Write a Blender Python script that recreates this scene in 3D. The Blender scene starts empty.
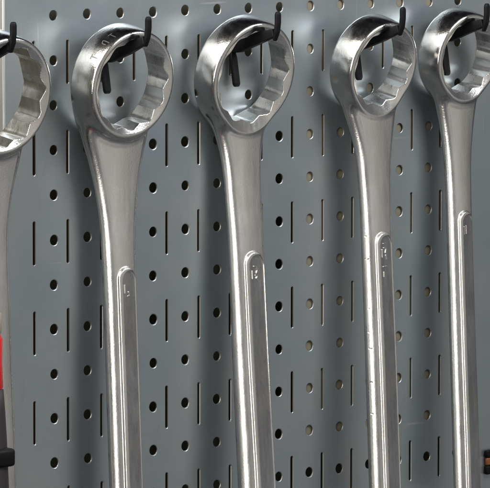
import bpy, bmesh, math, random
import numpy as np
from mathutils import Vector, Matrix
from mathutils.geometry import delaunay_2d_cdt

P = 0.025            # hole pitch of the perforated sheet in metres; everything below is laid out in pitches
scene = bpy.context.scene
COL = scene.collection
random.seed(4); np.random.seed(4)

# ------------------------------------------------------------------ camera
cd = bpy.data.cameras.new("camera"); cam = bpy.data.objects.new("camera", cd); COL.objects.link(cam)
yaw, pit, rol = 0.7649, -0.0916, 0.0011
fw = Vector((math.sin(yaw)*math.cos(pit), math.cos(yaw)*math.cos(pit), math.sin(pit)))
rt = Vector((math.cos(yaw), -math.sin(yaw), 0)); up = rt.cross(fw)
rt2 = rt*math.cos(rol)+up*math.sin(rol); up2 = -rt*math.sin(rol)+up*math.cos(rol)
M = Matrix((rt2, up2, -fw)).transposed().to_4x4()
M.translation = Vector((-66.878, -75.8137, 4.1936))*P
cam.matrix_world = M
cd.sensor_fit = 'HORIZONTAL'; cd.sensor_width = 36
cd.lens = 4558.0/490*36
cd.clip_start = 0.1; cd.clip_end = 50
scene.camera = cam
scene.view_settings.view_transform = 'Standard'; scene.view_settings.look = 'None'
scene.view_settings.exposure = 0; scene.view_settings.gamma = 1

# ------------------------------------------------------------------ world: a dim shop interior
w = bpy.data.worlds.new("World"); scene.world = w; w.use_nodes = True
nt = w.node_tree; nt.nodes.clear()
def N(t, **k):
    n = nt.nodes.new(t)
    for a, b in k.items(): setattr(n, a, b)
    return n
out = N('ShaderNodeOutputWorld'); bg = N('ShaderNodeBackground'); tc = N('ShaderNodeTexCoord')
dot = N('ShaderNodeVectorMath', operation='DOT_PRODUCT'); ramp = N('ShaderNodeValToRGB'); mapr = N('ShaderNodeMapRange')
# brighter towards the open shop in front, dark behind the panel and overhead
nt.links.new(tc.outputs['Generated'], dot.inputs[0]); dot.inputs[1].default_value = (0.20, -0.96, -0.15)
nt.links.new(dot.outputs['Value'], mapr.inputs[0])
mapr.inputs[1].default_value = -1; mapr.inputs[2].default_value = 1
cr = ramp.color_ramp
cr.elements[0].position = 0.42; cr.elements[0].color = (0.008, 0.008, 0.010, 1)
cr.elements[1].position = 1.0; cr.elements[1].color = (0.36, 0.35, 0.33, 1)
e = cr.elements.new(0.64); e.color = (0.06, 0.06, 0.066, 1)
e = cr.elements.new(0.80); e.color = (0.10, 0.103, 0.11, 1)
e = cr.elements.new(0.89); e.color = (0.19, 0.19, 0.19, 1)
nt.links.new(mapr.outputs[0], ramp.inputs[0])
# shelves and goods of the shop around: broken light and dark patches, some warm, some cool
wn = N('ShaderNodeTexNoise'); wn.inputs['Scale'].default_value = 3.2; wn.inputs['Detail'].default_value = 3
wr = N('ShaderNodeValToRGB'); wm = N('ShaderNodeMixRGB', blend_type='MULTIPLY'); wm.inputs[0].default_value = 1
nt.links.new(tc.outputs['Generated'], wn.inputs['Vector']); nt.links.new(wn.outputs['Fac'], wr.inputs[0])
r2 = wr.color_ramp
r2.elements[0].position = 0.33; r2.elements[0].color = (0.28, 0.30, 0.36, 1)
r2.elements[1].position = 0.68; r2.elements[1].color = (1.0, 0.96, 0.90, 1)
e = r2.elements.new(0.5); e.color = (0.72, 0.72, 0.72, 1)
nt.links.new(ramp.outputs[0], wm.inputs[1]); nt.links.new(wr.outputs[0], wm.inputs[2])
nt.links.new(wm.outputs[0], bg.inputs[0]); nt.links.new(bg.outputs[0], out.inputs[0])
bg.inputs[1].default_value = 1.95

# ------------------------------------------------------------------ lamps of the shop, and an added fill for the sheet
def area(name, loc, target, sx, sy, power, color):
    l = bpy.data.lights.new(name, 'AREA'); l.shape = 'RECTANGLE'; l.size = sx; l.size_y = sy
    l.energy = power; l.color = color
    o = bpy.data.objects.new(name, l); COL.objects.link(o); o.location = loc
    d = Vector(target)-Vector(loc); o.rotation_euler = d.to_track_quat('-Z', 'Y').to_euler()
    return o
CEN = (0.15, 0, -0.13)
area('ceiling_lamp', (-0.85, 0.0, 0.82), CEN, 0.7, 0.5, 30.0, (1.0, 0.97, 0.92))
area('front_ceiling_lamp', (-0.8, -0.8, 0.8), CEN, 0.5, 0.6, 6.0, (1.0, 0.97, 0.92))
area('window_light', (-1.5, -0.62, 0.10), CEN, 0.6, 1.3, 20.0, (1.0, 0.96, 0.9))
area('panel_fill_light', (0.40, -0.60, 0.44), CEN, 0.42, 0.30, 8.5, (0.95, 0.98, 1.0))  # added fill close to the sheet, grades its brightness from the top

# ------------------------------------------------------------------ materials
def mat(name, color, rough, metal=0.0, build=None):
    m = bpy.data.materials.new(name); m.use_nodes = True
    b = m.node_tree.nodes['Principled BSDF']
    b.inputs['Base Color'].default_value = (*color, 1); b.inputs['Roughness'].default_value = rough
    b.inputs['Metallic'].default_value = metal
    if build: build(m.node_tree, b)
    return m
def noise(t, scale, detail=4, rough=0.55, stretch=(1, 1, 1)):
    c = t.nodes.new('ShaderNodeTexCoord'); mp = t.nodes.new('ShaderNodeMapping'); mp.inputs['Scale'].default_value = stretch
    n = t.nodes.new('ShaderNodeTexNoise'); n.inputs['Scale'].default_value = scale; n.inputs['Detail'].default_value = detail
    n.inputs['Roughness'].default_value = rough
    t.links.new(c.outputs['Object'], mp.inputs[0]); t.links.new(mp.outputs[0], n.inputs['Vector'])
    return n.outputs['Fac']
def rng(t, v, a, b, c, d):
    n = t.nodes.new('ShaderNodeMapRange'); t.links.new(v, n.inputs[0])
    for i, x in enumerate((a, b, c, d)): n.inputs[i+1].default_value = x
    return n.outputs[0]
def cramp(t, v, stops):
    n = t.nodes.new('ShaderNodeValToRGB'); r = n.color_ramp
    r.elements[0].position, r.elements[0].color = stops[0][0], (*stops[0][1], 1)
    r.elements[1].position, r.elements[1].color = stops[-1][0], (*stops[-1][1], 1)
    for p, c in stops[1:-1]: r.elements.new(p).color = (*c, 1)
    t.links.new(v, n.inputs[0]); return n.outputs[0]
def bump(t, b, v, strength, dist, prev=None):
    n = t.nodes.new('ShaderNodeBump'); n.inputs['Strength'].default_value = strength; n.inputs['Distance'].default_value = dist
    t.links.new(v, n.inputs['Height'])
    if prev is not None: t.links.new(prev, n.inputs['Normal'])
    t.links.new(n.outputs[0], b.inputs['Normal']); return n.outputs[0]
def mult(t, a, b_):
    n = t.nodes.new('ShaderNodeMath'); n.operation = 'MULTIPLY'; t.links.new(a, n.inputs[0]); t.links.new(b_, n.inputs[1]); return n.outputs[0]

def b_panel(t, b):
    n1 = noise(t, 45, 6, 0.6); n2 = noise(t, 16, 6, 0.62)
    base = cramp(t, n2, [(0.3, (0.265, 0.30, 0.325)), (0.52, (0.29, 0.32, 0.338)), (0.72, (0.32, 0.337, 0.342))])
    # rubbed and stained streaks
    st = rng(t, noise(t, 22, 5, 0.65, (3.0, 1, 0.7)), 0.62, 0.74, 0, 0.3)
    mx = t.nodes.new('ShaderNodeMixRGB'); mx.inputs[2].default_value = (0.17, 0.16, 0.14, 1)
    t.links.new(st, mx.inputs[0]); t.links.new(base, mx.inputs[1])
    # fine scuffs from hooks and tools
    last = mx.outputs[0]; scr = None
    for sc_, stt, rot in ((240, (1.0, 1, 0.05), 0.25), (200, (0.06, 1, 1.0), 0.3)):
        c = t.nodes.new('ShaderNodeTexCoord'); mp = t.nodes.new('ShaderNodeMapping'); mp.inputs['Scale'].default_value = stt
        mp.inputs['Rotation'].default_value = (0, rot, 0); n = t.nodes.new('ShaderNodeTexNoise')
        n.inputs['Scale'].default_value = sc_; n.inputs['Detail'].default_value = 2
        t.links.new(c.outputs['Object'], mp.inputs[0]); t.links.new(mp.outputs[0], n.inputs['Vector'])
        f = mult(t, rng(t, n.outputs['Fac'], 0.70, 0.76, 0, 0.55), rng(t, noise(t, 12, 2), 0.5, 0.6, 0, 1))
        m2 = t.nodes.new('ShaderNodeMixRGB'); m2.inputs[2].default_value = (0.50, 0.51, 0.51, 1)
        t.links.new(f, m2.inputs[0]); t.links.new(last, m2.inputs[1]); last = m2.outputs[0]
    t.links.new(last, b.inputs['Base Color'])
    t.links.new(rng(t, n1, 0.3, 0.75, 0.33, 0.41), b.inputs['Roughness'])
    x = bump(t, b, noise(t, 14, 2, 0.4), 0.10, 0.004)
    bump(t, b, noise(t, 700, 3), 0.05, 0.0002, x)
panel_m = mat('galvanised_sheet', (0.44, 0.45, 0.46), 0.3, 0.85, b_panel)
edge_m = mat('cut_edge', (0.16, 0.11, 0.07), 0.6, 0.3)
fold_m = mat('lit_fold', (0.62, 0.62, 0.6), 0.35, 0.8)  # paler than the sheet: light from the left is put into its colour
def b_chrome(t, b, r0=0.12, r1=0.22):
    n1 = noise(t, 260, 4, 0.6, (1, 1, 0.25)); n2 = noise(t, 60, 3, 0.5, (1, 1, 0.3))
    t.links.new(cramp(t, n2, [(0.32, (0.58, 0.56, 0.53)), (0.5, (0.66, 0.645, 0.62)), (0.68, (0.72, 0.71, 0.69))]), b.inputs['Base Color'])
    rough = rng(t, n1, 0.3, 0.7, r0, r1)
    c = t.nodes.new('ShaderNodeTexCoord'); sp = t.nodes.new('ShaderNodeSeparateXYZ'); t.links.new(c.outputs['Object'], sp.inputs[0])
    ad = t.nodes.new('ShaderNodeMath'); ad.operation = 'ADD'          # polished head, satin handle
    t.links.new(rough, ad.inputs[0]); t.links.new(rng(t, sp.outputs['Z'], -0.06, -0.03, 0.13, 0.0), ad.inputs[1])
    t.links.new(ad.outputs[0], b.inputs['Roughness'])
    x = bump(t, b, noise(t, 170, 3, 0.5, (1, 1, 0.5)), 0.08, 0.001)
    bump(t, b, noise(t, 1100, 3, 0.6), 0.42, 0.00015, x)
chrome_m = mat('satin_chrome', (0.66, 0.63, 0.59), 0.25, 1.0, b_chrome)
socket_m = mat('broached_steel', (0.7, 0.66, 0.6), 0.4, 1.0, lambda t, b: b_chrome(t, b, 0.24, 0.36))
def b_black(t, b):
    b.inputs['Specular IOR Level'].default_value = 0.12
    t.links.new(rng(t, noise(t, 200, 4), 0.3, 0.7, 0.4, 0.6), b.inputs['Roughness'])
    bump(t, b, noise(t, 500, 3), 0.1, 0.0003)
black_m = mat('black_coating', (0.004, 0.004, 0.005), 0.45, 0.0, b_black)
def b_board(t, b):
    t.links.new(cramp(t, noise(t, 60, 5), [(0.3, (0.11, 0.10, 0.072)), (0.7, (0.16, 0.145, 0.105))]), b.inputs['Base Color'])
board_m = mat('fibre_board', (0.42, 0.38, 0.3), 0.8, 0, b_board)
def b_dark(t, b):
    t.links.new(cramp(t, noise(t, 30, 4), [(0.3, (0.035, 0.035, 0.025)), (0.7, (0.06, 0.06, 0.04))]), b.inputs['Base Color'])
dark_m = mat('dark_backing', (0.05, 0.05, 0.035), 0.8, 0, b_dark)
red_m = mat('red_plastic', (0.5, 0.012, 0.015), 0.3, 0, lambda t, b: bump(t, b, noise(t, 300, 3), 0.06, 0.0003))
tan_m = mat('dull_brass_cap', (0.36, 0.31, 0.24), 0.45, 0.5, lambda t, b: bump(t, b, noise(t, 300, 3), 0.1, 0.0003))
grip_m = mat('dark_grip', (0.014, 0.011, 0.011), 0.6, 0, lambda t, b: bump(t, b, noise(t, 400, 3), 0.15, 0.0004))
oxide_m = mat('dark_stamp', (0.10, 0.095, 0.09), 0.5, 0.7)
amber_m = mat('amber_plastic', (0.16, 0.05, 0.01), 0.4, 0, lambda t, b: bump(t, b, noise(t, 300, 3), 0.06, 0.0003))

# ------------------------------------------------------------------ object helpers
def tag(o, label=None, cat=None, group=None, kind=None):
    if label: o['label'] = label
    if cat: o['category'] = cat
    if group: o['group'] = group
    if kind: o['kind'] = kind
    return o
def empty(name, loc):
    o = bpy.data.objects.new(name, None); o.empty_display_size = 0.01; COL.objects.link(o)
    o.location = Vector(loc)*P; return o
def mesh_obj(name, verts, faces, mats, parent=None, normals=None, fmat=None, smooth=False, loc=None):
    me = bpy.data.meshes.new(name)
    v = np.asarray(verts, dtype=np.float64)*P
    me.from_pydata(v.tolist(), [], faces if isinstance(faces, list) else faces.tolist())
    for m in (mats if isinstance(mats, list) else [mats]): me.materials.append(m)
    if fmat is not None: me.polygons.foreach_set('material_index', fmat)
    me.update()
    if smooth or normals is not None: me.polygons.foreach_set('use_smooth', [True]*len(me.polygons))
    if normals is not None: me.normals_split_custom_set_from_vertices(np.asarray(normals).tolist())
    o = bpy.data.objects.new(name, me); COL.objects.link(o)
    if parent: o.parent = parent
    if loc is not None: o.location = Vector(loc)*P
    return o

# ------------------------------------------------------------------ perforated sheet
TH = 0.035            # sheet thickness
def capsule_loop(cx, cz, half, r, n=10):
    pts = []
    for i in range(n+1):
        a = math.pi*i/n; pts.append((cx+r*math.cos(a), cz+half-r+r*math.sin(a)))
    for i in range(n+1):
        a = math.pi+math.pi*i/n; pts.append((cx+r*math.cos(a), cz-half+r+r*math.sin(a)))
    return pts
def hole_loop(cx, cz, r, n=24):
    return [(cx+r*math.cos(2*math.pi*i/n), cz+r*math.sin(2*math.pi*i/n)) for i in range(n)]
def make_panel():
    u0, u1, v0, v1 = -1.42, 15.6, -12.4, 0.62
    specs = []
    for c in range(0, 14):
        for r in range(0, 13): specs.append(('h', c, -r))
    for c in range(-1, 13):
        for r in range(1, 13, 2): specs.append(('s', c+0.42, -r-0.05))
    rj = random.Random(7)
    jit = {s: (rj.uniform(-.006, .006), rj.uniform(-.006, .006), rj.uniform(-.004, .005), rj.uniform(0.75, 1.5)) for s in specs}
    def loop(s, grow):          # punched holes differ a little from one another
        a, b, c, d = jit[s]; g = grow*d
        if s[0] == 'h': return hole_loop(s[1]+a, s[2]+b, 0.113+c+g)
        return capsule_loop(s[1]+a, s[2]+b, 0.485+c+g, 0.036+c*0.5+g)
    G = 0.014
    vin, edges = [], []
    def add_loop(l):
        b = len(vin); vin.extend([Vector(p) for p in l])
        edges.extend([(b+i, b+(i+1) % len(l)) for i in range(len(l))]); return b, len(l)
    # outer border subdivided so that the triangles stay small
    border = []
    nx, nz = 34, 26
    border += [(u0+(u1-u0)*i/nx, v0) for i in range(nx)]
    border += [(u1, v0+(v1-v0)*i/nz) for i in range(nz)]
    border += [(u1-(u1-u0)*i/nx, v1) for i in range(nx)]
    border += [(u0, v1-(v1-v0)*i/nz) for i in range(nz)]
    add_loop(border)
    loops = [add_loop(loop(s, G)) for s in specs]
    vo, eo, fo, vorig, _, _ = delaunay_2d_cdt(vin, edges, [], 1, 1e-6)
    vo = np.array([[p.x, p.y] for p in vo])
    hs = [s for s in specs if s[0] == 'h']; ss = [s for s in specs if s[0] == 's']
    hc = np.array([(s[1]+jit[s][0], s[2]+jit[s][1]) for s in hs]); hr = np.array([0.113+jit[s][2]+G*jit[s][3] for s in hs])
    sc_ = np.array([(s[1]+jit[s][0], s[2]+jit[s][1]) for s in ss])
    sl = np.array([0.485-0.036+jit[s][2]*0.5 for s in ss]); sr = np.array([0.036+jit[s][2]*0.5+G*jit[s][3] for s in ss])
    keep = []
    for f in fo:
        c = vo[list(f)].mean(0)
        if c[0] < u0 or c[0] > u1 or c[1] < v0 or c[1] > v1: continue
        if (np.hypot(*(hc-c).T) < hr*0.994).any(): continue
        d = np.abs(sc_-c); q = np.hypot(d[:, 0], np.maximum(d[:, 1]-sl, 0))
        if (q < sr*0.985).any(): continue
        keep.append(f)
    def under(c):        # shallow wander of the sheet
        return 0.0
    V = [(p[0], 0.0, p[1]) for p in vo]; F = []; FM = []
    for f in keep:
        f = list(f); a, b, c = [vo[i] for i in f[:3]]
        if (b[0]-a[0])*(c[1]-a[1])-(b[1]-a[1])*(c[0]-a[0]) < 0: f = f[::-1]
        F.append(f); FM.append(0)       # faces -Y
    for s in specs:
        rings = [(G, 0.0), (0.004, 0.006), (0.0, 0.014), (0.0, TH)]
        base = []
        for g, y in rings:
            l = loop(s, g); base.append(len(V)); V.extend([(p[0], y, p[1]) for p in l])
        n = len(l)
        for k in range(3):
            for i in range(n):
                j = (i+1) % n
                F.append([base[k]+i, base[k]+j, base[k+1]+j, base[k+1]+i]); FM.append(0 if k < 2 else 1)
    root = mesh_obj('perforated_panel', V, F, [panel_m, edge_m], fmat=FM)
    tag(root, 'grey galvanised steel sheet with rows of round holes and upright slots behind all the spanners', 'tool panel')
    # folded flange along the left edge
    fl = []; n = 6; L = []
    for i in range(n+1):
        a = math.pi/2*i/n; fl.append((u0-0.05*math.sin(a), 0.05-0.05*math.cos(a)))
    fl.append((u0-0.05, 0.9))
    V2 = []; F2 = []
    for (x, y) in fl: V2 += [(x, y, v0), (x, y, v1)]
    for i in range(len(fl)-1): F2.append([2*i, 2*i+1, 2*i+3, 2*i+2])
    mesh_obj('folded_edge', V2, F2, fold_m, root, smooth=True)
    # return flange along the top
    V2 = [(u0, 0.0, v1), (u1, 0.0, v1), (u1, 0.6, v1+0.03), (u0, 0.6, v1+0.03)]
    mesh_obj('top_flange', V2, [[0, 1, 2, 3]], panel_m, root)
    return root
make_panel()

def box(bm, x0, x1, y0, y1, z0, z1):
    vs = [bm.verts.new(Vector((x, y, z))) for x in (x0, x1) for y in (y0, y1) for z in (z0, z1)]
    for f in ((0, 1, 3, 2), (4, 6, 7, 5), (0, 4, 5, 1), (2, 3, 7, 6), (0, 2, 6, 4), (1, 5, 7, 3)): bm.faces.new([vs[i] for i in f])
def bm_obj(name, bm, m, parent=None, bevel=0.0, seg=3, loc=None):
    if bevel: bmesh.ops.bevel(bm, geom=bm.edges[:], offset=bevel, segments=seg, affect='EDGES', profile=0.5)
    bmesh.ops.recalc_face_normals(bm, faces=bm.faces[:])
    bmesh.ops.scale(bm, vec=(P, P, P), verts=bm.verts[:])
    me = bpy.data.meshes.new(name); bm.to_mesh(me); bm.free(); me.materials.append(m)
    me.polygons.foreach_set('use_smooth', [True]*len(me.polygons))
    try: me.set_sharp_from_angle(angle=math.radians(50))
    except Exception: pass
    o = bpy.data.objects.new(name, me); COL.objects.link(o)
    if parent: o.parent = parent
    if loc is not None: o.location = Vector(loc)*P
    return o
bm = bmesh.new(); box(bm, 7.75, 12.75, 0.055, 0.3, -10.55, 0.55)
tag(bm_obj('backing_board', bm, board_m, bevel=0.02), 'beige fibre board showing through the panel holes between the third and fifth spanner', 'board')
bm = bmesh.new(); box(bm, -8, 20, 1.4, 1.7, -16, 1.2)
tag(bm_obj('back_wall', bm, dark_m), kind='structure')

# ------------------------------------------------------------------ spanners: signed distance -> mesh
def smin(a, b, k):
    h = np.clip(0.5+0.5*(b-a)/k, 0, 1)
    return b*(1-h)+a*h-k*h*(1-h)
def smax(a, b, k): return -smin(-a, -b, k)
def hexd(x, z, A, rot):
    d = None
    for i in range(3):
        a = rot+i*math.pi/3
        q = np.abs(x*math.cos(a)+z*math.sin(a))-A
        d = q if d is None else np.maximum(d, q)
    return d
_SG = np.arange(-2.0, 15.0, 0.02)
_TAB = {}
def interp(s, tab):          # table look-up, smoothed so that the forging has no kinks
    k = tuple(tab)
    if k not in _TAB:
        t = np.array(tab); y = np.interp(_SG, t[:, 0], t[:, 1])
        g = np.exp(-0.5*(np.arange(-60, 61)*0.02/0.28)**2); g /= g.sum()
        _TAB[k] = np.convolve(np.pad(y, 60, mode='edge'), g, mode='valid')
    return np.interp(s, _SG, _TAB[k])

class Spanner:
    # local frame in pitches: origin at ring centre, x along the sheet, t = out of the sheet (-y), z up
    def __init__(self, R, h, A, tilt, half_w, half_t, depth, pad_s, lat=None, nicks=None, stamps=False, glyphs=()):
        self.__dict__.update(locals())
    def ring_coords(self, x, t, z):
        c, s = math.cos(self.tilt), math.sin(self.tilt)
        return x, t*c-z*s, t*s+z*c
    def sdf(self, x, t, z):
        R, h, A = self.R, self.h, self.A
        rx, tt, rz = self.ring_coords(x, t, z)
        r = np.sqrt(rx*rx+rz*rz)
        q = np.clip(tt/h, -1, 1)
        u_ = np.clip((q+1)/2, 0, 1)
        prof = R-0.01+0.10*np.sqrt(np.maximum(1-u_*u_*0.98, 0))
        d = smax(r-prof, np.abs(tt)-h, 0.065)
        # handle
        s = -z
        a = interp(s, self.half_w); b = interp(s, self.half_t); yc = interp(s, self.depth)
        xl = x-(interp(s, self.lat) if self.lat else 0)
        tc = t-yc
        rc = b*0.97
        crown = 0.05*np.minimum((xl/a)**2, 1)          # the forging is slightly domed across its width
        qx = np.abs(xl)-a+rc; qy = np.abs(tc+0.5*crown-0.01)+0.5*crown-0.01-b+rc
        dh = np.sqrt(np.maximum(qx, 0)**2+np.maximum(qy, 0)**2)+np.minimum(np.maximum(qx, qy), 0)-rc
        dh = smax(dh, z+0.45, 0.1)
        # raised pad with a shallow sunk field
        pw = 0.235*self.half_w[-1][1]/0.42
        zc = -(self.pad_s+pw)
        d2 = np.sqrt(xl*xl+np.maximum(z-zc, 0)**2)
        top = tc-(b+0.085)
        floor_ = top+0.22*(xl+0.1)
        pad = smax(d2-pw-np.clip(-top, 0, 0.2)*0.25, top, 0.035)
        pad = smax(pad, -(tc), 0.02)
        dh = smin(dh, pad, 0.03)
        d3 = np.sqrt((xl-0.085)**2+np.maximum(z-zc+0.055, 0)**2)
        dh = smax(dh, -smax(d3-(pw-0.01), -(floor_+0.035), 0.025), 0.02)
        d = smin(d, dh, 0.24)
        # 12-point hole with lead-in
        ax, az = rx, rz
        st = np.minimum(hexd(ax, az, A, 0.12), hexd(ax, az, A, 0.12+math.pi/6))
        st = smax(st, r-A*1.125, 0.02)
        cw = R-0.065-A*1.02
        lead = r-(A*1.02+np.maximum(tt-(h-0.085), 0)*cw/0.085+np.maximum(-tt-(h-0.1), 0))
        d = smax(d, -np.minimum(st, lead), 0.012)
        if self.nicks:
            for (nz, ny, nr) in self.nicks:
                b_ = float(interp(-nz, self.half_t)); a_ = float(interp(-nz, self.half_w)); y_ = float(interp(-nz, self.depth))
                lx = float(interp(-nz, self.lat)) if self.lat else 0
                dn = np.sqrt((x-lx+a_*1.0)**2+((t-y_-ny)*0.7)**2+((z-nz)*3.0)**2)-nr*0.7
                d = smax(d, -dn, 0.012)
        return d

def nets(S, lo, hi, step, zsplit, xh, coarse):
    ax = [np.arange(lo[i], hi[i]+step*0.5, step) for i in range(2)]
    zf = np.arange(zsplit, hi[2]+step*0.5, step)
    nzc = int((zsplit-lo[2])/coarse)
    ax.append(np.concatenate([zsplit-coarse*np.arange(nzc, 0, -1), zf]))
    n = [len(a) for a in ax]
    D = np.ones(n, dtype=np.float32)
    ix = np.where(np.abs(ax[0]) <= xh)[0]; i0, i1 = ix[0], ix[-1]+1
    X, T = np.meshgrid(ax[0], ax[1], indexing='ij')
    for k0 in range(0, n[2], 24):
        z = ax[2][k0:k0+24]
        if z[-1] < zsplit-0.05:
            D[i0:i1, :, k0:k0+24] = S.sdf(X[i0:i1, :, None], T[i0:i1, :, None], z[None, None, :])
        else:
            D[:, :, k0:k0+24] = S.sdf(X[:, :, None], T[:, :, None], z[None, None, :])
    ins = D < 0
    cnt = np.zeros([m-1 for m in n], dtype=np.uint8)
    for dx in (0, 1):
        for dy in (0, 1):
            for dz in (0, 1): cnt += ins[dx:n[0]-1+dx, dy:n[1]-1+dy, dz:n[2]-1+dz]
    act = (cnt > 0) & (cnt < 8)
    idx = np.full(cnt.shape, -1, dtype=np.int64)
    I = np.argwhere(act); idx[act] = np.arange(len(I))
    acc = np.zeros((len(I), 3)); m = np.zeros(len(I))
    cs = [(a, b, c) for a in (0, 1) for b in (0, 1) for c in (0, 1)]
    for p in cs:
        for axis in range(3):
            if p[axis]: continue
            q = list(p); q[axis] = 1
            d0 = D[I[:, 0]+p[0], I[:, 1]+p[1], I[:, 2]+p[2]]; d1 = D[I[:, 0]+q[0], I[:, 1]+q[1], I[:, 2]+q[2]]
            c = (d0 < 0) != (d1 < 0)
            f = np.where(c, d0/np.where(c, d0-d1, 1), 0)
            pos = np.tile(np.array(p, float), (len(I), 1)); pos[:, axis] = f
            acc[c] += pos[c]; m[c] += 1
    acc /= m[:, None]
    V = np.stack([ax[i][I[:, i]]+acc[:, i]*(ax[i][I[:, i]+1]-ax[i][I[:, i]]) for i in range(3)], 1)
    def grad(V, e=0.004):
        g = np.empty_like(V)
        for i in range(3):
            o = np.zeros(3); o[i] = e
            g[:, i] = (S.sdf(*(V+o).T)-S.sdf(*(V-o).T))/(2*e)
        return g
    for _ in range(2):
        g = grad(V); d = S.sdf(*V.T)
        l2 = np.maximum((g*g).sum(1), 0.1)
        mv = -(d/l2)[:, None]*g
        ln = np.linalg.norm(mv, axis=1, keepdims=True); mx = step*0.6
        V = V+mv*np.minimum(1, mx/np.maximum(ln, 1e-9))
    g = grad(V); g /= np.maximum(np.linalg.norm(g, axis=1, keepdims=True), 1e-9)
    Fs = []
    for axis in range(3):
        b, c = (axis+1) % 3, (axis+2) % 3
        sl0 = [slice(None)]*3; sl1 = [slice(None)]*3
        sl0[axis] = slice(0, n[axis]-1); sl1[axis] = slice(1, n[axis])
        ch = ins[tuple(sl0)] != ins[tuple(sl1)]
        for ax_ in (b, c):
            s_ = [slice(None)]*3; s_[ax_] = [0, -1] if False else slice(0, 1)
            ch[tuple(s_)] = False
            s_[ax_] = slice(n[ax_]-1, n[ax_]); ch[tuple(s_)] = False
        E = np.argwhere(ch)
        flip = ins[tuple(sl0)][ch]
        def cell(db, dc):
            C = E.copy(); C[:, b] -= db; C[:, c] -= dc
            return idx[C[:, 0], C[:, 1], C[:, 2]]
        q = np.stack([cell(1, 1), cell(0, 1), cell(0, 0), cell(1, 0)], 1)
        q[~flip] = q[~flip][:, ::-1]
        Fs.append(q)
    F = np.concatenate(Fs); F = F[(F >= 0).all(1)]
    return V, g, F
def to_world(V):            # (x, t, z) -> (x, -t, z); mirrors, so faces flip
    W = V.copy(); W[:, 1] = -V[:, 1]; W = W[:, [0, 1, 2]]; return W
def split_obj(name, V, g, F, sel, parent, m=None):
    f = F[sel]; used, inv = np.unique(f, return_inverse=True)
    f2 = inv.reshape(f.shape)[:, ::-1]
    return mesh_obj(name, to_world(V[used]), f2, m or chrome_m, parent, normals=to_world(g[used]))

def strokes(S, parent):
    # two small raised characters at the top of the sunk field
    pw = 0.235*S.half_w[-1][1]/0.42
    s0 = S.pad_s+pw+0.12
    bm = bmesh.new()
    def tube(pts, r):
        prev = None
        for (x, s) in pts:
            b = float(interp(s, S.half_t)); yc = float(interp(s, S.depth)); lx = float(interp(s, S.lat)) if S.lat else 0
            c = Vector((x+lx, -(yc+b+0.085-0.035-0.22*(x+0.1)+0.005), -s))
            bmesh.ops.create_icosphere(bm, subdivisions=2, radius=r, matrix=Matrix.Translation(c))
            if prev is not None:
                d = c-prev; mid = (c+prev)/2
                bmesh.ops.create_cone(bm, cap_ends=False, segments=10, radius1=r, radius2=r, depth=d.length,
                                      matrix=Matrix.Translation(mid) @ d.to_track_quat('Z', 'Y').to_matrix().to_4x4())
            prev = c
    k = pw/0.235
    for pts in S.glyphs: tube([(x*k, s0+z) for x, z in pts], 0.015)
    o = bm_obj('size_mark', bm, chrome_m, parent)
    return o

def stamp_marks(S, parent):
    # short dark stamped strokes on the outside of the ring, laid on the curved metal
    V = []; F = []
    c, s_ = math.cos(S.tilt), math.sin(S.tilt)
    def pt(ang, tt):
        a = math.radians(ang); r = S.R+0.15
        for _ in range(14):
            rx, rz = r*math.cos(a), r*math.sin(a)
            t = tt*c+rz*s_; z = -tt*s_+rz*c
            r -= float(S.sdf(np.array([rx]), np.array([t]), np.array([z]))[0])
        r += 0.003
        rx, rz = r*math.cos(a), r*math.sin(a)
        return (rx, -(tt*c+rz*s_), -tt*s_+rz*c)
    def stroke(a0, t0, a1, t1, w=0.012):
        n = 7; da = (a1-a0)/57.3*S.R; dt = t1-t0; L = math.hypot(da, dt)
        na, ntt = -dt/L*w*57.3/S.R, da/L*w
        b = len(V)
        for i in range(n):
            f = i/(n-1); k = 1 if 0 < i < n-1 else 0.5
            a, t = a0+(a1-a0)*f, t0+(t1-t0)*f
            V.append(pt(a+na*k, t+ntt*k)); V.append(pt(a-na*k, t-ntt*k))
        for i in range(n-1): F.append([b+2*i, b+2*i+1, b+2*i+3, b+2*i+2])
    for a, kind in ((119, 0), (129, 1), (140, 2), (150, 0)):
        stroke(a, 0.06, a, 0.25)
        if kind == 0: stroke(a-3, 0.06, a+3, 0.06)
        if kind == 1: stroke(a, 0.06, a+4, 0.10); stroke(a+4, 0.10, a+4, 0.22)
        if kind == 2: stroke(a-3, 0.25, a+3, 0.25); stroke(a, 0.15, a+3, 0.15)
    mesh_obj('stamped_mark', V, F, oxide_m, parent, smooth=True)

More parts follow.
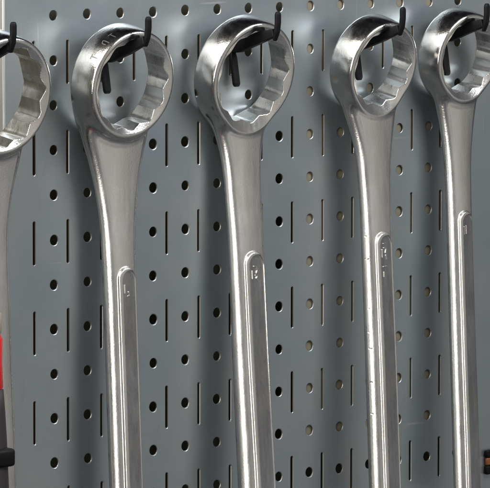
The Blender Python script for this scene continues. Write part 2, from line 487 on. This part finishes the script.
BOT = 11.9
def build_spanner(u, d_front, v, S, label):
    """u, v ring centre on the sheet; d_front distance of the ring's front face from the sheet"""
    dc = d_front-S.h
    root = empty('ring_spanner', (u, -dc, v))
    tag(root, label, 'spanner', 'chrome ring spanners hanging in a row')
    zl = -(S.R+0.95)
    bottom = -BOT-v
    V, g, F = nets(S, (-S.R-0.25, -1.0, bottom), (S.R+0.25, 1.5, S.R+0.25), 0.0135, zl, 0.62, 0.02)
    c = V[F].mean(1)
    s = -c[:, 2]
    b = interp(s, S.half_t); yc = interp(s, S.depth); lx = interp(s, S.lat) if S.lat else 0
    pw = 0.235*S.half_w[-1][1]/0.42
    isp = (c[:, 1] > yc+b-0.012) & (np.abs(c[:, 0]-lx) < pw+0.05)
    ishead = c[:, 2] > zl
    rx, tt, rz = S.ring_coords(*c.T)
    gx, gt, gz = S.ring_coords(*g[F].mean(1).T)
    issock = ishead & (np.hypot(rx, rz) < S.A*1.2) & (np.abs(gt) < 0.4) & (gx*rx+gz*rz < 0)
    rh = split_obj('ring_head', V, g, F, ishead & ~issock, root)
    split_obj('socket', V, g, F, issock, rh, socket_m)
    isp &= ~ishead & (s > S.pad_s-0.03) & bool(S.glyphs)
    hd = split_obj('handle', V, g, F, ~isp & ~ishead, root)
    if S.glyphs:
        split_obj('raised_panel', V, g, F, isp, hd)
        strokes(S, hd)
    if S.stamps: stamp_marks(S, rh)
    return root

R_ = math.radians
# depth tables are (distance below ring centre, out-of-sheet position relative to ring centre)
def lin(dc, s_d):   # absolute depths to relative
    return [(s, d-dc) for s, d in s_d]
specs = [
    # u, front, v, R, h, A, tilt, widths, thickness, absolute depth table, pad start, label
    (-2.58, 1.394, -1.591, 1.28, 0.39, 1.02, 9, [(1.0, 1.0), (1.4, .92), (1.8, .78), (2.4, .6), (3.2, .50), (12, .50)], [(1, .3), (2, .2), (3, .17), (12, .17)],
     [(1.0, .72), (1.4, .72), (3.3, .78), (9.4, 1.1), (14, 1.3)], 30, None, None, False,
     'largest chrome ring spanner, cut off by the left edge of the photo'),
    (1.42, 1.101, -1.507, 1.195, 0.36, 0.935, 9, [(1.0, 1.0), (1.65, .77), (2.1, .65), (2.6, .555), (3.2, .47), (4.5, .44), (12, .44)], [(0.9, .3), (1.5, .24), (2.5, .19), (4, .20), (9, .22), (12, .22)],
     [(0.8, .42), (1.3, .44), (1.9, .48), (3.0, .54), (9.0, .82), (14, 1.05)], 4.15, None, None, True,
     'chrome ring spanner with stamped marks on the outside of its ring'),
    (5.35, .90, -1.475, 1.245, 0.325, 0.975, 12, [(1.0, .84), (1.3, .72), (1.7, .60), (2.2, .53), (3.8, .50), (6, .50), (9.5, .51), (12, .51)], [(0.9, .28), (1.5, .22), (2.5, .18), (4, .20), (9, .26), (12, .26)],
     [(0.8, .33), (1.3, .36), (1.9, .43), (3.8, .60), (6.5, .76), (9.5, .98), (14, 1.25)], 4.08, None, None, False,
     'middle chrome ring spanner of the row, with a wide smooth neck and a plain ring'),
    (9.42, 1.052, -1.40, 1.065, 0.345, 0.83, 13, [(1.0, .84), (1.45, .67), (2.15, .51), (3.3, .445), (12, .45)], [(0.9, .26), (1.5, .21), (2.5, .18), (4, .19), (9, .22), (12, .22)],
     [(0.8, .52), (1.3, .58), (1.9, .68), (4.0, .80), (7.0, .97), (9.8, 1.11), (14, 1.32)], 3.95,
     None, [(-4.02, .10, .065), (-4.55, .09, .08), (-5.16, .11, .05), (-5.72, .12, .07), (-6.28, .08, .05), (-6.66, .11, .075), (-7.45, .09, .05), (-8.2, .10, .065)], False,
     'chrome ring spanner with a row of small nicks down the left edge of its handle'),
    (12.42, .962, -1.284, 1.029, 0.335, 0.80, 9, [(1.0, .68), (1.5, .545), (2.0, .47), (2.5, .395), (3.5, .375), (12, .39)], [(0.9, .26), (1.5, .2), (2.5, .17), (4, .17), (9, .19), (12, .19)],
     [(0.8, .48), (1.3, .50), (1.9, .54), (4.0, .64), (7.0, .78), (9.8, .92), (14, 1.12)], 3.75, None, None, False,
     'smallest chrome ring spanner, at the right end of the row'),
]
BAR = [(-0.08, 0.02), (-0.08, 0.2)]
GLYPHS = [(),
    (BAR, [(0.05, 0.18), (0.07, 0.24)], [(0.02, 0.27), (0.08, 0.27)]),
    (BAR, [(-0.02, -0.08), (0.06, -0.06), (0.08, 0.02), (0.05, 0.08)], [(0.02, 0.13), (0.08, 0.15), (0.04, 0.2), (0.09, 0.26)]),
    (BAR, [(-0.02, -0.12), (0.07, -0.12)], [(-0.01, -0.02), (0.08, 0.0), (0.05, 0.1)], [(0.06, 0.16), (0.08, 0.25)], [(-0.06, 0.42), (0.07, 0.42)], [(-0.04, 0.55), (-0.04, 0.66)]),
    (BAR, [(0.02, 0.0), (0.09, 0.0)], [(0.02, 0.1), (0.09, 0.1)], [(0.02, 0.2), (0.09, 0.2)], [(0.02, 0.0), (0.02, 0.2)])]
for gi, (u, df, v, R, h, A, tl, wtab, ttab, dtab, ps, lat, nk, stp, lab) in enumerate(specs):
    S = Spanner(R, h, A, R_(tl), wtab, ttab, lin(df-h, dtab), ps, lat, nk, stp, GLYPHS[gi])
    build_spanner(u, df, v, S, lab)

# ------------------------------------------------------------------ hooks
def strap(path, hw, hh, name, m, parent, bevel=0.03):
    """rectangular bar swept along a (depth, z) path: hw half width in x, hh half thickness"""
    bm = bmesh.new(); n = len(path); rings = []
    for i, p in enumerate(path):
        a = Vector(path[max(i-1, 0)]); b = Vector(path[min(i+1, n-1)]); d = (b-a).normalized()
        nn = Vector((-d.y, d.x))
        k = 1.0
        if 0 < i < n-1:
            d1 = (Vector(p)-a).normalized(); k = 1/max(0.5, d1.dot(d))
        tap = 0.7 if i in (0, n-1) else 1
        r = []
        for sx, sn in ((-1, -1), (1, -1), (1, 1), (-1, 1)):
            q = Vector(p)+nn*sn*hh*k*tap
            r.append(bm.verts.new((sx*hw*tap, -q.x, q.y)))
        rings.append(r)
    for a, b in zip(rings, rings[1:]):
        for i in range(4): bm.faces.new([a[i], a[(i+1) % 4], b[(i+1) % 4], b[i]])
    bm.faces.new(rings[0][::-1]); bm.faces.new(rings[-1])
    return bm_obj(name, bm, m, parent, bevel=bevel, seg=3)
hook_specs = [
    (-2.58, -1.05, 1.62, 0.0, 'black hook holding the largest spanner at the left edge of the photo'),
    (1.42, -1.05, 1.56, 0.0, 'black hook holding the spanner that has stamped marks on its ring'),
    (5.42, -1.05, 1.56, 0.09, 'black hook holding the middle spanner, its upturned tip just under a panel hole'),
    (9.42, -1.05, 1.63, 0.03, 'black hook holding the spanner with the nicked handle edge'),
    (12.42, -1.05, 1.50, 0.12, 'black hook holding the smallest spanner at the right, its tip outside the photo'),
]
for (u, v, L, pz, lab) in hook_specs:
    o = empty('tool_hook', (u, 0, v)); tag(o, lab, 'hook', 'black hooks that carry the spanners')
    rise = 0.52
    strap([(0.02, 0.04+pz), (0.3, 0.10+pz), (L*0.6, rise*0.55+0.03+pz), (L-0.10, rise-0.02+pz*0.5)], 0.09, 0.14, 'prong', black_m, o)
    strap([(L-0.10, rise-0.16), (L-0.03, rise+0.05), (L, rise+0.25), (L, rise+0.45), (L, rise+0.51)], 0.075, 0.045, 'upturned_tip', black_m, o, 0.025)
    strap([(0.07, 0.1), (0.10, -0.1), (0.15, -0.4), (0.20, -0.68), (0.20, -0.74)], 0.10, 0.045, 'back_leg', black_m, o, 0.025)

# ------------------------------------------------------------------ red handled tool at the left edge
def lathe(prof, name, m, parent=None, loc=None, n=32):
    V = []; F = []
    for (r, z) in prof:
        for i in range(n):
            a = 2*math.pi*i/n; V.append((r*math.cos(a), r*math.sin(a), z))
    for k in range(len(prof)-1):
        for i in range(n):
            j = (i+1) % n; F.append([k*n+i, k*n+j, (k+1)*n+j, (k+1)*n+i])
    return mesh_obj(name, V, F, m, parent, smooth=True, loc=loc)
tu, td = -3.38, 1.62
t = empty('hand_tool', (tu, -td, -6.22))
tag(t, 'red and dark tool handle at the left edge, before the largest spanner', 'hand tool')
lathe([(0.0, 0.0), (0.26, 0.0), (0.33, -0.05), (0.33, -0.45), (0.30, -0.5)], 'end_cap', tan_m, t)
lathe([(0.2, -0.45), (0.3, -0.5), (0.35, -0.6), (0.34, -1.1), (0.36, -1.65), (0.3, -1.72)], 'red_grip', red_m, t)
lathe([(0.2, -1.64), (0.37, -1.70), (0.40, -2.1), (0.44, -2.8), (0.47, -3.6), (0.52, -5.0)], 'dark_sleeve', grip_m, t)
bm = bmesh.new(); box(bm, -0.6, 0.38, -0.55, 0.4, -3.12, -2.72)
c = bm_obj('tool_clip', bm, black_m, None, bevel=0.09, loc=(tu, -td, -6.45))
tag(c, 'black clip around the dark handle at the lower left edge of the photo', 'clip')
# small dark fitting with an amber end at the lower right edge
f = empty('cable_fitting', (14.12, 0, -11.3))
f.name = 'panel_fitting'
tag(f, 'small dark fitting with an amber middle at the lower right edge of the photo', 'fitting')
bm = bmesh.new(); box(bm, -0.12, 0.5, -0.12, 0.0, 0.08, 0.26); bm_obj('dark_cap', bm, black_m, f, bevel=0.04)
bm = bmesh.new(); box(bm, -0.10, 0.5, -0.10, 0.0, -0.12, 0.075); bm_obj('amber_body', bm, amber_m, f, bevel=0.04)
bm = bmesh.new(); box(bm, -0.12, 0.5, -0.12, 0.0, -0.34, -0.125); bm_obj('dark_base', bm, black_m, f, bevel=0.04)
